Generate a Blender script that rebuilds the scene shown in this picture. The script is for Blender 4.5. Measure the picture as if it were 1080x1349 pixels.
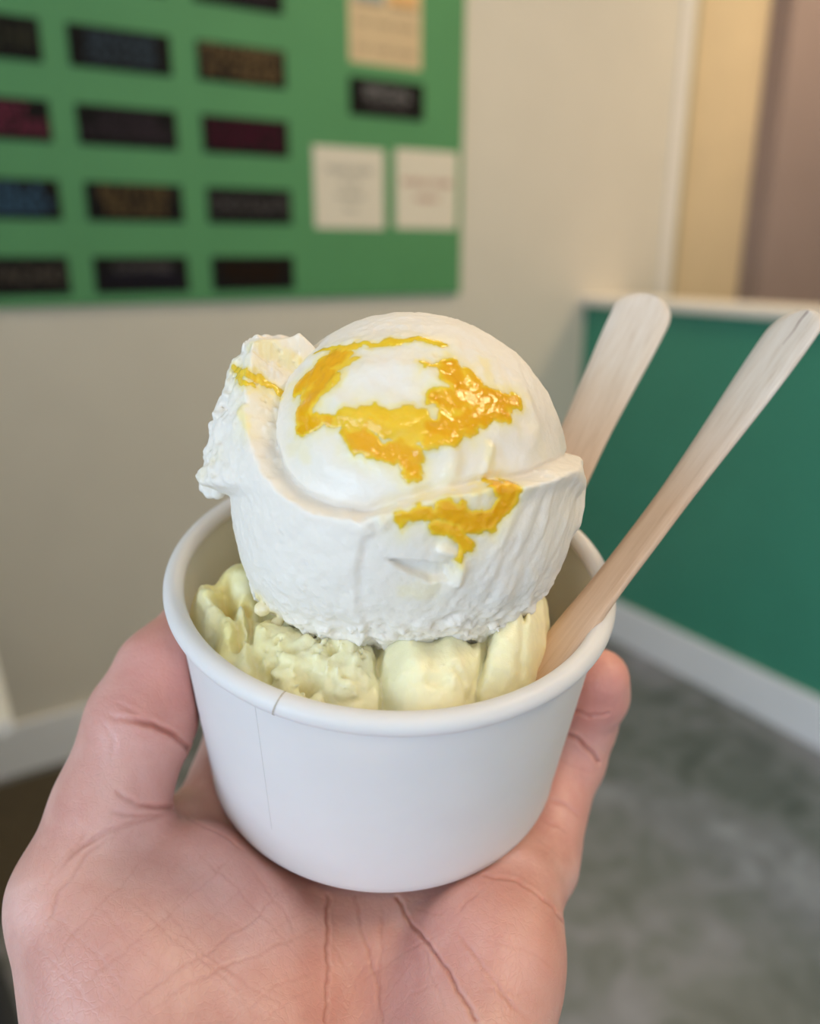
import bpy, math
import numpy as np
from mathutils import Matrix, Vector
from mathutils.bvhtree import BVHTree
for o in list(bpy.data.objects): bpy.data.objects.remove(o)
SC = bpy.context.scene
COL = SC.collection
PI = math.pi

# ------------------------------------------------------------------ camera, world, lights, exposure
F = 1060.0; CX, CY = 540.0, 674.5; TH = 0.3107          # focal length in pixels of a 1080x1349 frame, pitch
CAMH = 1.3
cd = bpy.data.cameras.new('camera'); cam = bpy.data.objects.new('camera', cd); COL.objects.link(cam)
cd.sensor_fit = 'HORIZONTAL'; cd.sensor_width = 36.0; cd.lens = 36.0 * F / 1080.0
cd.clip_start = 0.01
cd.dof.use_dof = True; cd.dof.focus_distance = 0.150; cd.dof.aperture_fstop = 10.5
SC.camera = cam
SC.view_settings.view_transform = 'Standard'; SC.view_settings.look = 'None'
SC.view_settings.gamma = 1.0; SC.view_settings.use_curve_mapping = False
SC.view_settings.exposure = 0.12

# room frame: origin at the corner where half wall meets the menu wall; S along the menu wall, T out of it
ST = math.radians(58.5)
CN = Vector((0.59318, 2.80399, 0.0))
RMR = Matrix.Identity(4)                                  # room frame = world: x = S, y = -T
GW = (Matrix.Translation(CN) @ Matrix.Rotation(PI / 2 - ST, 4, 'Z')).inverted()
cam.matrix_world = GW @ Matrix.Translation((0, 0, CAMH)) @ Matrix.Rotation(PI / 2 - TH, 4, 'X')
def rw(s, t, z): return RMR @ Vector((s, -t, z))

w = bpy.data.worlds.new('world'); SC.world = w; w.use_nodes = True
w.node_tree.nodes['Background'].inputs[0].default_value = (0.55, 0.75, 1.0, 1)
w.node_tree.nodes['Background'].inputs[1].default_value = 0.5

def area(name, loc, target, sx, sy, power, col):
    l = bpy.data.lights.new(name, 'AREA'); l.shape = 'RECTANGLE'; l.size = sx; l.size_y = sy
    l.energy = power; l.color = col
    o = bpy.data.objects.new(name, l); COL.objects.link(o); o.location = loc
    o.rotation_euler = (Vector(target) - Vector(loc)).to_track_quat('-Z', 'Y').to_euler()
    return o
# daylight through the shop window on the left, close to the photographer, and the glazed back wall
area('window_daylight', rw(-4.85, 3.0, 1.33), rw(0, 3.0, 1.33), 2.5, 1.95, 66, (0.64, 0.80, 1.0))
area('window_daylight', rw(-1.35, 4.36, 1.33), rw(-1.35, 0, 1.33), 3.3, 1.9, 6, (0.60, 0.78, 1.0))
# warm ceiling fittings; the one behind the photographer is an added fill light
LAMPS = [(-0.75, 0.95), (-0.95, 2.75), (-2.3, 3.4), (0.95, 0.8), (1.0, 2.4)]
LP = [5.5, 11.5, 4.5, 12.5, 8]
for (s, t), p in zip(LAMPS, LP):
    area('ceiling_lamp_light', rw(s, t, 2.70), rw(s, t, 0), 0.5, 0.5, p, (1.0, 0.75, 0.46))

# ------------------------------------------------------------------ helpers
def R_(a): return math.radians(a)
def tag(o, label=None, cat=None, group=None, kind=None):
    if label: o['label'] = label
    if cat: o['category'] = cat
    if group: o['group'] = group
    if kind: o['kind'] = kind
    return o
def empty(name, M, label=None, cat=None, group=None, kind=None):
    o = bpy.data.objects.new(name, None); COL.objects.link(o); o.matrix_world = M; o.empty_display_size = 0.02
    return tag(o, label, cat, group, kind)
def link(name, me, mat, parent=None, M=None, smooth=True):
    o = bpy.data.objects.new(name, me); COL.objects.link(o)
    if parent is not None: o.parent = parent
    if M is not None: o.matrix_basis = M
    if mat is not None and len(me.materials) == 0: me.materials.append(mat)
    if smooth and len(me.polygons):
        me.polygons.foreach_set('use_smooth', np.ones(len(me.polygons), bool))
    return o
def mesh_np(name, V, Q):
    me = bpy.data.meshes.new(name)
    V = np.asarray(V, np.float32); Q = np.asarray(Q, np.int32)
    n = Q.shape[1]
    me.vertices.add(len(V)); me.vertices.foreach_set('co', V.ravel())
    me.loops.add(Q.size); me.loops.foreach_set('vertex_index', Q.ravel())
    me.polygons.add(len(Q)); me.polygons.foreach_set('loop_start', np.arange(0, Q.size, n, dtype=np.int32))
    me.polygons.foreach_set('loop_total', np.full(len(Q), n, np.int32))
    me.update(calc_edges=True); me.validate()
    return me
class MB:
    def __init__(s): s.v = []; s.f = []
    def box(s, a, b, bev=0.0):
        x0, y0, z0 = [min(p, q) for p, q in zip(a, b)]; x1, y1, z1 = [max(p, q) for p, q in zip(a, b)]
        if bev <= 0:
            n = len(s.v)
            s.v += [(x0, y0, z0), (x1, y0, z0), (x1, y1, z0), (x0, y1, z0), (x0, y0, z1), (x1, y0, z1), (x1, y1, z1), (x0, y1, z1)]
            s.f += [tuple(n + i for i in q) for q in ((0, 3, 2, 1), (4, 5, 6, 7), (0, 1, 5, 4), (1, 2, 6, 5), (2, 3, 7, 6), (3, 0, 4, 7))]
        else:
            import bmesh
            bm = bmesh.new(); bmesh.ops.create_cube(bm, size=1)
            for v in bm.verts: v.co = ((x0 + x1) / 2 + v.co.x * (x1 - x0), (y0 + y1) / 2 + v.co.y * (y1 - y0), (z0 + z1) / 2 + v.co.z * (z1 - z0))
            bmesh.ops.bevel(bm, geom=bm.edges[:], offset=bev, segments=2, affect='EDGES', profile=0.5)
            n = len(s.v); bm.verts.index_update()
            s.v += [tuple(v.co) for v in bm.verts]; s.f += [tuple(n + v.index for v in f.verts) for f in bm.faces]; bm.free()
        return s
    def tube(s, a, b, r0, r1=None, seg=16):
        r1 = r0 if r1 is None else r1
        a = Vector(a); b = Vector(b); d = (b - a).normalized()
        u = d.orthogonal().normalized(); v = d.cross(u); n = len(s.v)
        for p, r in ((a, r0), (b, r1)):
            for i in range(seg):
                t = 2 * PI * i / seg; s.v.append(tuple(p + u * r * math.cos(t) + v * r * math.sin(t)))
        for i in range(seg): j = (i + 1) % seg; s.f.append((n + i, n + j, n + seg + j, n + seg + i))
        s.f.append(tuple(n + i for i in reversed(range(seg)))); s.f.append(tuple(n + seg + i for i in range(seg)))
        return s
    def build(s, name, mat, parent=None, M=None, smooth=False):
        me = bpy.data.meshes.new(name); me.from_pydata(s.v, [], s.f); me.update()
        return link(name, me, mat, parent, M, smooth)

# camera-frame coordinates (x right, y depth, z up) used only as the ruler for the hand-held things
c_, s_ = math.cos(TH), math.sin(TH)
MC = GW @ Matrix.Translation((0, 0, CAMH)) @ Matrix(((1, 0, 0, 0), (0, c_, s_, 0), (0, -s_, c_, 0), (0, 0, 0, 1)))
def K(px, py, d): return np.array([(px - CX) / F * d, d, -(py - CY) / F * d])

# cup pose
CUP_C = np.array([-0.0038, 0.1743, -0.0107]); TA, TB = 0.5298, 0.0585
def rotm(ax, ay):
    ca, sa, cb, sb = math.cos(ax), math.sin(ax), math.cos(ay), math.sin(ay)
    return np.array([[cb, 0, sb], [0, 1, 0], [-sb, 0, cb]]) @ np.array([[1, 0, 0], [0, ca, -sa], [0, sa, ca]])
RC = rotm(TA, TB); HC = 0.0539; RT, RB = 0.0458, 0.0420
CUP_B = CUP_C - RC @ np.array([0, 0, HC])                 # centre of the cup bottom, camera frame
def c2k(u, v, w): return RC @ (np.array([u, v, w]) / 1000.0) + CUP_B     # cup frame (mm) -> camera frame
MCUP = MC @ Matrix.Translation(Vector(CUP_B)) @ Matrix(RC.tolist()).to_4x4()
def PW(px, py, wmm):                                      # point of the plane w = wmm in the cup frame
    r = np.array([(px - CX) / F, 1, -(py - CY) / F]); n = RC[:, 2]
    p0 = CUP_B + n * wmm / 1000.0; k = (p0 @ n) / (r @ n)
    return RC.T @ (r * k - CUP_B) * 1000.0                # cup frame, mm

# value noise
_rs = np.random.RandomState(7); _PM = np.tile(_rs.permutation(256).astype(np.int16), 3); _VT = (_rs.rand(256) * 2 - 1).astype(np.float32)
def vnoise(P, seed=0):
    P = np.asarray(P, np.float32); fl = np.floor(P); f = P - fl; i = fl.astype(np.int16) & 255; f = f * f * (3 - 2 * f)
    sx = (i[..., 0] + seed * 37) & 255; i1 = i[..., 1]; i2 = i[..., 2]; fx, fy, fz = f[..., 0], f[..., 1], f[..., 2]
    def lerp(a, b, t): return a + (b - a) * t
    xs = []
    for dx in (0, 1):
        hx = _PM[(sx + dx) & 255]; ys = []
        for dy in (0, 1):
            hy = _PM[(hx + i1 + dy) & 255]
            ys.append(lerp(_VT[_PM[(hy + i2) & 255]], _VT[_PM[(hy + i2 + 1) & 255]], fz))
        xs.append(lerp(ys[0], ys[1], fy))
    return lerp(xs[0], xs[1], fx)
def fbm(P, octs=3, seed=0):
    a, s, o = 1.0, 0.0, 0.0
    for k in range(octs): o = o + a * vnoise(P * 2 ** k + 17.3 * k, seed + k); s += a; a *= 0.5
    return o / s
def sstep(a, b, x): t = np.clip((x - a) / (b - a), 0, 1); return t * t * (3 - 2 * t)
def smin(a, b, k):
    h = np.clip(0.5 + 0.5 * (b - a) / k, 0, 1); return b * (1 - h) + a * h - k * h * (1 - h)
def smax(a, b, k): return -smin(-a, -b, k)

def surface_nets(Fd, org, h):
    nx, ny, nz = Fd.shape
    ins = Fd < 0
    cnt = np.zeros((nx - 1, ny - 1, nz - 1), np.int8)
    for a in (0, 1):
        for b in (0, 1):
            for c in (0, 1): cnt += ins[a:nx - 1 + a, b:ny - 1 + b, c:nz - 1 + c]
    act = (cnt > 0) & (cnt < 8)
    ci = np.argwhere(act); idx = np.full(act.shape, -1, np.int64); idx[act] = np.arange(len(ci))
    pos = np.zeros((len(ci), 3)); n = np.zeros(len(ci))
    cs = [(a, b, c) for a in (0, 1) for b in (0, 1) for c in (0, 1)]
    for p in cs:
        for ax in range(3):
            if p[ax]: continue
            q = list(p); q[ax] = 1
            fa = Fd[ci[:, 0] + p[0], ci[:, 1] + p[1], ci[:, 2] + p[2]]; fb = Fd[ci[:, 0] + q[0], ci[:, 1] + q[1], ci[:, 2] + q[2]]
            m = (fa < 0) != (fb < 0); t = np.where(m, fa / np.where(m, fa - fb, 1), 0)
            pp = np.repeat(np.array([p], float), len(ci), 0); pp[:, ax] += t
            pos += pp * m[:, None]; n += m
    V = (ci + pos / n[:, None]) * h + org
    quads = []
    for ax in range(3):
        u, v = [(1, 2), (2, 0), (0, 1)][ax]
        A = [slice(None)] * 3; B = [slice(None)] * 3; A[ax] = slice(0, -1); B[ax] = slice(1, None)
        for k in (u, v): A[k] = slice(1, -1); B[k] = slice(1, -1)
        e = ins[tuple(A)] != ins[tuple(B)]; out = ins[tuple(A)][e]
        E = np.argwhere(e); E[:, u] += 1; E[:, v] += 1
        def g(du, dv):
            q = E.copy(); q[:, u] -= du; q[:, v] -= dv; return idx[q[:, 0], q[:, 1], q[:, 2]]
        q = np.stack([g(1, 1), g(0, 1), g(0, 0), g(1, 0)], 1)
        q[~out] = q[~out][:, ::-1]; quads.append(q)
    return V, np.concatenate(quads)
def edges_of(Q):
    E = np.concatenate([Q[:, [i, (i + 1) % 4]] for i in range(4)]); E = np.sort(E, 1)
    return np.unique(E, axis=0, return_inverse=True)
def smooth_v(V, Q, it=1, lam=0.5):
    E, _ = edges_of(Q); n = np.bincount(E.ravel(), minlength=len(V))[:, None]
    for _ in range(it):
        S = np.stack([np.bincount(E[:, 0], V[E[:, 1], k], len(V)) + np.bincount(E[:, 1], V[E[:, 0], k], len(V)) for k in range(3)], 1)
        V = V * (1 - lam) + lam * S / np.maximum(n, 1)
    return V
def subdivide(V, Q):
    E, inv = edges_of(Q); inv = inv.reshape(4, -1).T; nv, ne = len(V), len(E)
    V2 = np.concatenate([V, V[E].mean(1), V[Q].mean(1)])
    e = inv + nv; f = np.arange(len(Q)) + nv + ne
    Q2 = np.concatenate([np.stack([Q[:, i], e[:, i], f, e[:, i - 1]], 1) for i in range(4)])
    return V2, Q2
def normals(V, Q):
    fn = np.cross(V[Q[:, 2]] - V[Q[:, 0]], V[Q[:, 3]] - V[Q[:, 1]])
    N = np.zeros_like(V)
    for k in range(3):
        for i in range(4): N[:, k] += np.bincount(Q[:, i], fn[:, k], len(V))
    return N / np.maximum(np.linalg.norm(N, axis=1), 1e-12)[:, None]
def set_attr(me, name, vals):
    a = me.attributes.new(name, 'FLOAT', 'POINT'); a.data.foreach_set('value', np.asarray(vals, np.float32))

class Field:                                              # dense signed distance grid, millimetres
    def __init__(s, lo, hi, h):
        s.h = h; s.lo = np.array(lo, float); s.n = np.ceil((np.array(hi) - s.lo) / h).astype(int) + 1
        s.F = np.full(s.n, 30.0, np.float32)
        s.ax = [s.lo[i] + h * np.arange(s.n[i]) for i in range(3)]
    def sl(s, lo, hi):
        a = np.clip(np.floor((np.array(lo) - s.lo) / s.h).astype(int), 0, s.n); b = np.clip(np.ceil((np.array(hi) - s.lo) / s.h).astype(int) + 1, 0, s.n)
        sl = tuple(slice(a[i], b[i]) for i in range(3))
        return sl, np.stack(np.meshgrid(*[s.ax[i][sl[i]] for i in range(3)], indexing='ij'), -1).astype(np.float32)
def cone_d(P, a, b, ra, rb):
    a = np.asarray(a, np.float32); b = np.asarray(b, np.float32); ab = b - a
    t = np.clip(((P - a) @ ab) / max(ab @ ab, 1e-9), 0, 1)
    return np.linalg.norm(P - a - t[..., None] * ab, axis=-1) - (ra + (rb - ra) * t)

# ------------------------------------------------------------------ materials
def new_mat(name):
    m = bpy.data.materials.new(name); m.use_nodes = True; nt = m.node_tree
    return m, nt, nt.nodes['Principled BSDF']
def N(nt, typ, **kw):
    n = nt.nodes.new(typ)
    for k, v in kw.items():
        if k.startswith('i_'): n.inputs[k[2:].replace('_', ' ')].default_value = v
        else: setattr(n, k, v)
    return n
def ramp(nt, src, stops):
    r = nt.nodes.new('ShaderNodeValToRGB'); cr = r.color_ramp
    while len(cr.elements) > 1: cr.elements.remove(cr.elements[0])
    cr.elements[0].position = stops[0][0]; cr.elements[0].color = (*stops[0][1], 1)
    for p, c in stops[1:]: e = cr.elements.new(p); e.color = (*c, 1)
    nt.links.new(src, r.inputs[0]); return r
def coords(nt, scale=(1, 1, 1), kind='Object'):
    tc = nt.nodes.new('ShaderNodeTexCoord'); mp = nt.nodes.new('ShaderNodeMapping'); mp.inputs['Scale'].default_value = scale
    nt.links.new(tc.outputs[kind], mp.inputs[0]); return mp.outputs[0]
def noise(nt, vec, scale, detail=4, rough=0.5, dist=0.0):
    n = nt.nodes.new('ShaderNodeTexNoise'); n.inputs['Scale'].default_value = scale; n.inputs['Detail'].default_value = detail
    n.inputs['Roughness'].default_value = rough; n.inputs['Distortion'].default_value = dist
    nt.links.new(vec, n.inputs['Vector']); return n
def bump(nt, bsdf, src, strength, dist, prev=None):
    b = nt.nodes.new('ShaderNodeBump'); b.inputs['Strength'].default_value = strength; b.inputs['Distance'].default_value = dist
    nt.links.new(src, b.inputs['Height'])
    if prev is not None: nt.links.new(prev.outputs[0], b.inputs['Normal'])
    nt.links.new(b.outputs[0], bsdf.inputs['Normal']); return b
def plain(name, col, rough=0.6, var=0.06, scale=6.0, bstr=0.15, bdist=0.001, metal=0.0, spec=0.5):
    m, nt, b = new_mat(name)
    v = coords(nt); n = noise(nt, v, scale, 5)
    lo = tuple(c * (1 - var) for c in col); hi = tuple(min(1, c * (1 + var)) for c in col)
    r = ramp(nt, n.outputs['Fac'], [(0.3, lo), (0.7, hi)]); nt.links.new(r.outputs[0], b.inputs['Base Color'])
    b.inputs['Roughness'].default_value = rough; b.inputs['Metallic'].default_value = metal
    b.inputs['Specular IOR Level'].default_value = spec
    n2 = noise(nt, v, scale * 14, 3); bump(nt, b, n2.outputs['Fac'], bstr, bdist)
    return m

m_wall = plain('cream_wall_paint', (0.71, 0.665, 0.575), 0.7, 0.02)
m_green = plain('green_board_paint', (0.098, 0.305, 0.125), 0.55, 0.03, spec=0.3)
m_teal = plain('teal_green_panel_paint', (0.055, 0.28, 0.19), 0.35, 0.03, spec=0.35)
m_trimw = plain('white_trim_paint', (0.90, 0.92, 0.96), 0.30, 0.02)
m_ledge = plain('cream_ledge', (0.86, 0.82, 0.77), 0.4, 0.02)
m_mauve = plain('mauve_brown_panel', (0.33, 0.255, 0.245), 0.6, 0.03)
m_tan = plain('tan_wall_paint', (0.69, 0.56, 0.37), 0.7, 0.03)
m_ceil = plain('ceiling_paint', (0.85, 0.82, 0.76), 0.8, 0.02)
m_black = plain('black_chalkboard', (0.008, 0.007, 0.007), 0.75, 0.2, 20, spec=0.15)
m_paper = plain('cream_paper', (0.78, 0.72, 0.60), 0.8, 0.02)
m_darkwood = plain('dark_brown_wood', (0.045, 0.028, 0.016), 0.45, 0.2, 8)
m_darkfab = plain('dark_blue_grey_vinyl', (0.02, 0.022, 0.03), 0.5, 0.1, 10)
m_metal = plain('dark_metal', (0.03, 0.03, 0.03), 0.35, 0.1, 10, metal=0.8)
m_tabletop = plain('white_laminate', (0.82, 0.82, 0.82), 0.35, 0.01)
def chalk(name, col):
    return plain(name, tuple(c * 0.72 for c in col), 0.9, 0.25, 60, spec=0.1)

def mat_floor():
    m, nt, b = new_mat('grey_stone_floor')
    v = coords(nt)
    n1 = noise(nt, v, 2.2, 6, 0.55, 0.8); n2 = noise(nt, v, 7.0, 5, 0.6, 1.5)
    mx = N(nt, 'ShaderNodeMix', data_type='FLOAT'); mx.inputs[0].default_value = 0.4
    nt.links.new(n1.outputs['Fac'], mx.inputs[2]); nt.links.new(n2.outputs['Fac'], mx.inputs[3])
    r = ramp(nt, mx.outputs[0], [(0.36, (0.095, 0.11, 0.105)), (0.47, (0.19, 0.205, 0.21)), (0.56, (0.26, 0.265, 0.30)), (0.68, (0.40, 0.415, 0.48))])
    nt.links.new(r.outputs[0], b.inputs['Base Color']); b.inputs['Roughness'].default_value = 0.42
    b.inputs['Specular IOR Level'].default_value = 0.35
    bump(nt, b, n2.outputs['Fac'], 0.2, 0.002); return m
m_floor = mat_floor()

def mat_cup(name, inner=False):
    m, nt, b = new_mat(name); v = coords(nt)
    n = noise(nt, v, 900, 3); n2 = noise(nt, v, 60, 3)
    r = ramp(nt, n2.outputs['Fac'], [(0.3, (0.87, 0.84, 0.82)), (0.7, (0.90, 0.87, 0.85))] if not inner else [(0.3, (0.95, 0.91, 0.78)), (0.7, (0.96, 0.93, 0.81))])
    nt.links.new(r.outputs[0], b.inputs['Base Color']); b.inputs['Roughness'].default_value = 0.42 if not inner else 0.3
    b.inputs['Subsurface Weight'].default_value = 0.25; b.inputs['Subsurface Scale'].default_value = 0.002
    b.inputs['Subsurface Radius'].default_value = (1, 0.8, 0.6)
    b.inputs['Specular IOR Level'].default_value = 0.4
    bump(nt, b, n.outputs['Fac'], 0.08, 0.0002)
    tr_ = N(nt, 'ShaderNodeBsdfTranslucent'); nt.links.new(r.outputs[0], tr_.inputs[0]); ms = N(nt, 'ShaderNodeMixShader'); ms.inputs[0].default_value = 0.40 if inner else 0.14
    nt.links.new(b.outputs[0], ms.inputs[1]); nt.links.new(tr_.outputs[0], ms.inputs[2]); nt.links.new(ms.outputs[0], nt.nodes['Material Output'].inputs['Surface']); return m
m_cup = mat_cup('white_coated_paper'); m_cupin = mat_cup('inner_coated_paper', True)
m_seam = plain('paper_cut_edge', (0.50, 0.44, 0.36), 0.8, 0.05, 300)

def mat_ice(name, white, tintc, tinta, mottle):
    m, nt, b = new_mat(name); v = coords(nt)
    n = noise(nt, v, 140, 4, 0.6)
    r = ramp(nt, n.outputs['Fac'], [(0.3, tuple(c * (1 - mottle) for c in white)), (0.65, white)])
    at = N(nt, 'ShaderNodeAttribute', attribute_name='tint')
    mx = N(nt, 'ShaderNodeMix', data_type='RGBA'); mx.inputs[7].default_value = (*tintc, 1)
    pw = N(nt, 'ShaderNodeMath', operation='POWER'); pw.inputs[1].default_value = 0.75; nt.links.new(at.outputs['Fac'], pw.inputs[0])
    nt.links.new(r.outputs[0], mx.inputs[6]); nt.links.new(pw.outputs[0], mx.inputs[0])
    tcr = ramp(nt, at.outputs['Fac'], [(0.0, tuple(0.55 * a_ + 0.45 * w_ for a_, w_ in zip((0.93, 0.78, 0.25), white))), (0.45, (0.93, 0.76, 0.22)), (1.0, tintc)]); nt.links.new(tcr.outputs[0], mx.inputs[7])
    nt.links.new(mx.outputs[2], b.inputs['Base Color'])
    rg = N(nt, 'ShaderNodeAttribute', attribute_name='dry')
    mr = N(nt, 'ShaderNodeMapRange'); mr.inputs[3].default_value = 0.17; mr.inputs[4].default_value = 0.62
    nt.links.new(rg.outputs['Fac'], mr.inputs[0]); nt.links.new(mr.outputs[0], b.inputs['Roughness'])
    b.inputs['Subsurface Weight'].default_value = 0.5; b.inputs['Subsurface Scale'].default_value = 0.0016
    b.inputs['Subsurface Radius'].default_value = tinta
    b.inputs['Specular IOR Level'].default_value = 0.5
    n2 = noise(nt, v, 1300, 4, 0.65); n3 = noise(nt, v, 380, 4, 0.6)
    b1 = bump(nt, b, n3.outputs['Fac'], 0.35, 0.0006); bump(nt, b, n2.outputs['Fac'], 0.4, 0.0002, b1); return m
m_ice = mat_ice('white_ice_cream', (0.89, 0.825, 0.735), (0.93, 0.60, 0.05), (1.0, 0.9, 0.75), 0.03)
m_ice2 = mat_ice('pale_lemon_ice_cream', (0.95, 0.90, 0.61), (0.94, 0.76, 0.22), (1.0, 0.9, 0.5), 0.03)
def mat_sauce():
    m, nt, b = new_mat('mango_sauce'); v = coords(nt)
    n = noise(nt, v, 260, 4, 0.6)
    at = N(nt, 'ShaderNodeAttribute', attribute_name='tint')
    ad = N(nt, 'ShaderNodeMath', operation='MULTIPLY_ADD'); ad.inputs[1].default_value = 0.35; ad.inputs[2].default_value = -0.17
    nt.links.new(n.outputs['Fac'], ad.inputs[0])
    ad2 = N(nt, 'ShaderNodeMath', operation='ADD'); nt.links.new(ad.outputs[0], ad2.inputs[0]); nt.links.new(at.outputs['Fac'], ad2.inputs[1])
    r = ramp(nt, ad2.outputs[0], [(0.55, (0.95, 0.66, 0.12)), (0.8, (0.93, 0.58, 0.025)), (1.05, (0.88, 0.43, 0.004))])
    nt.links.new(r.outputs[0], b.inputs['Base Color']); b.inputs['Roughness'].default_value = 0.10
    b.inputs['Subsurface Weight'].default_value = 0.5; b.inputs['Subsurface Scale'].default_value = 0.002
    b.inputs['Subsurface Radius'].default_value = (1, 0.5, 0.1)
    n2 = noise(nt, v, 420, 3, 0.6); bump(nt, b, n2.outputs['Fac'], 0.5, 0.0006); return m
m_sauce = mat_sauce()

def mat_wood():
    m, nt, b = new_mat('pale_birch_wood')
    v = coords(nt, (18, 260, 260)); n = noise(nt, v, 2.0, 6, 0.6, 0.6)
    v2 = coords(nt, (60, 1500, 1500)); n2 = noise(nt, v2, 1.5, 3, 0.6)
    mx = N(nt, 'ShaderNodeMix', data_type='FLOAT'); mx.inputs[0].default_value = 0.5
    nt.links.new(n.outputs['Fac'], mx.inputs[2]); nt.links.new(n2.outputs['Fac'], mx.inputs[3])
    r = ramp(nt, mx.outputs[0], [(0.32, (0.62, 0.52, 0.43)), (0.5, (0.74, 0.66, 0.58)), (0.7, (0.81, 0.75, 0.69))])
    # tea coloured brown, stronger towards the lower end of the spoon
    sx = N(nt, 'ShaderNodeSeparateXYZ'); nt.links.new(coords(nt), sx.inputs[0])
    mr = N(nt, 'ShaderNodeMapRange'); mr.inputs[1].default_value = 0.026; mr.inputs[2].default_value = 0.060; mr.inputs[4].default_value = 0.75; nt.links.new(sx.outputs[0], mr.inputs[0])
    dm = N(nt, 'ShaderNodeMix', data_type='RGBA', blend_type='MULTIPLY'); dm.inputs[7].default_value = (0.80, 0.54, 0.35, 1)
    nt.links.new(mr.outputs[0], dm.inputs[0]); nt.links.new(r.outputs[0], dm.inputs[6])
    nt.links.new(dm.outputs[2], b.inputs['Base Color']); b.inputs['Roughness'].default_value = 0.55
    bump(nt, b, mx.outputs[0], 0.35, 0.0003); return m
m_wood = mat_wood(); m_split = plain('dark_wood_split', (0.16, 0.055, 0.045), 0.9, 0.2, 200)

def mat_skin():
    m, nt, b = new_mat('skin'); v = coords(nt)
    n = noise(nt, v, 55, 5, 0.6, 0.4); n2 = noise(nt, v, 230, 4, 0.6)
    r = ramp(nt, n.outputs['Fac'], [(0.30, (0.60, 0.30, 0.25)), (0.5, (0.69, 0.385, 0.33)), (0.68, (0.76, 0.475, 0.425))])
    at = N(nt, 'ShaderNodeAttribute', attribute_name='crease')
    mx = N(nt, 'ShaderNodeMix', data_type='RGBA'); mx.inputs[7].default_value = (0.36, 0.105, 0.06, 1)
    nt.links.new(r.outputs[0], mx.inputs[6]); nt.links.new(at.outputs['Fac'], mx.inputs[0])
    at2 = N(nt, 'ShaderNodeAttribute', attribute_name='flush')
    mx2 = N(nt, 'ShaderNodeMix', data_type='RGBA'); mx2.inputs[7].default_value = (0.70, 0.24, 0.20, 1)
    nt.links.new(mx.outputs[2], mx2.inputs[6]); nt.links.new(at2.outputs['Fac'], mx2.inputs[0])
    nt.links.new(mx2.outputs[2], b.inputs['Base Color'])
    b.inputs['Roughness'].default_value = 0.40; b.inputs['Specular IOR Level'].default_value = 0.5
    b.inputs['Subsurface Weight'].default_value = 0.35; b.inputs['Subsurface Scale'].default_value = 0.004
    b.inputs['Subsurface Radius'].default_value = (1.0, 0.35, 0.2)
    vo = N(nt, 'ShaderNodeTexVoronoi', feature='DISTANCE_TO_EDGE'); vo.inputs['Scale'].default_value = 620
    nv = noise(nt, v, 300, 3); mv = N(nt, 'ShaderNodeVectorMath', operation='MULTIPLY_ADD')
    mv.inputs[1].default_value = (0.004,) * 3; nt.links.new(nv.outputs['Color'], mv.inputs[0]); nt.links.new(v, mv.inputs[2])
    nt.links.new(mv.outputs[0], vo.inputs['Vector'])
    rr = N(nt, 'ShaderNodeMapRange'); rr.inputs[2].default_value = 0.15; nt.links.new(vo.outputs['Distance'], rr.inputs[0])
    b1 = bump(nt, b, rr.outputs[0], 0.22, 0.0002); bump(nt, b, n2.outputs['Fac'], 0.25, 0.0006, b1)
    return m
m_skin = mat_skin()

# ------------------------------------------------------------------ the room shell
def st_box(name, mat, a, b, parent=None, bev=0.0):
    """a, b are (s, t, z) in the room frame"""
    mb = MB(); mb.box((a[0], -a[1], a[2]), (b[0], -b[1], b[2]), bev)
    return mb.build(name, mat, parent, RMR if parent is None else None)
S0, S1, T1, ZC = -5.0, 3.4, 4.5, 2.75
tag(st_box('floor', m_floor, (S0, 0, -0.1), (S1, T1, 0)), kind='structure')
tag(st_box('ceiling', m_ceil, (S0, -1.3, ZC), (S1, T1, ZC + 0.1)), kind='structure')
tag(st_box('wall_menu', m_wall, (S0, -0.12, 0), (0.345, 0, ZC)), kind='structure')
tag(st_box('trim_1', m_ledge, (0.345, -0.12, 0), (0.395, 0.012, ZC), bev=0.004), kind='structure')
tag(st_box('trim_4', plain('olive_grey_strip', (0.36, 0.33, 0.20), 0.7), (0.397, -0.12, 0), (0.425, 0.002, ZC)), kind='structure')  # narrow olive-grey strip between trim and tan wall
tag(st_box('wall_recess', m_tan, (0.395, -0.30, 0), (0.90, -0.06, ZC)), kind='structure')
tag(st_box('wall_right', m_mauve, (0.865, -0.30, 0), (S1, 0.03, ZC)), kind='structure')
tag(st_box('wall_far_right', m_tan, (S1, -0.3, 0), (S1 + 0.1, T1, ZC)), kind='structure')
tag(st_box('baseboard_menu', m_trimw, (S0, 0, 0), (-0.012, 0.016, 0.145), bev=0.004), kind='structure')
# half wall with green face, pale ledge and white skirting
hw = st_box('wall_half', m_teal, (0, 0, 0), (0.14, 3.2, 1.135)); tag(hw, kind='structure')
tag(st_box('trim_2', m_ledge, (-0.03, 0, 1.135), (0.17, 3.23, 1.165), bev=0.006), kind='structure')
tag(st_box('baseboard_half', m_trimw, (-0.016, 0.016, 0), (0, 3.2, 0.145), bev=0.004), kind='structure')

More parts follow.
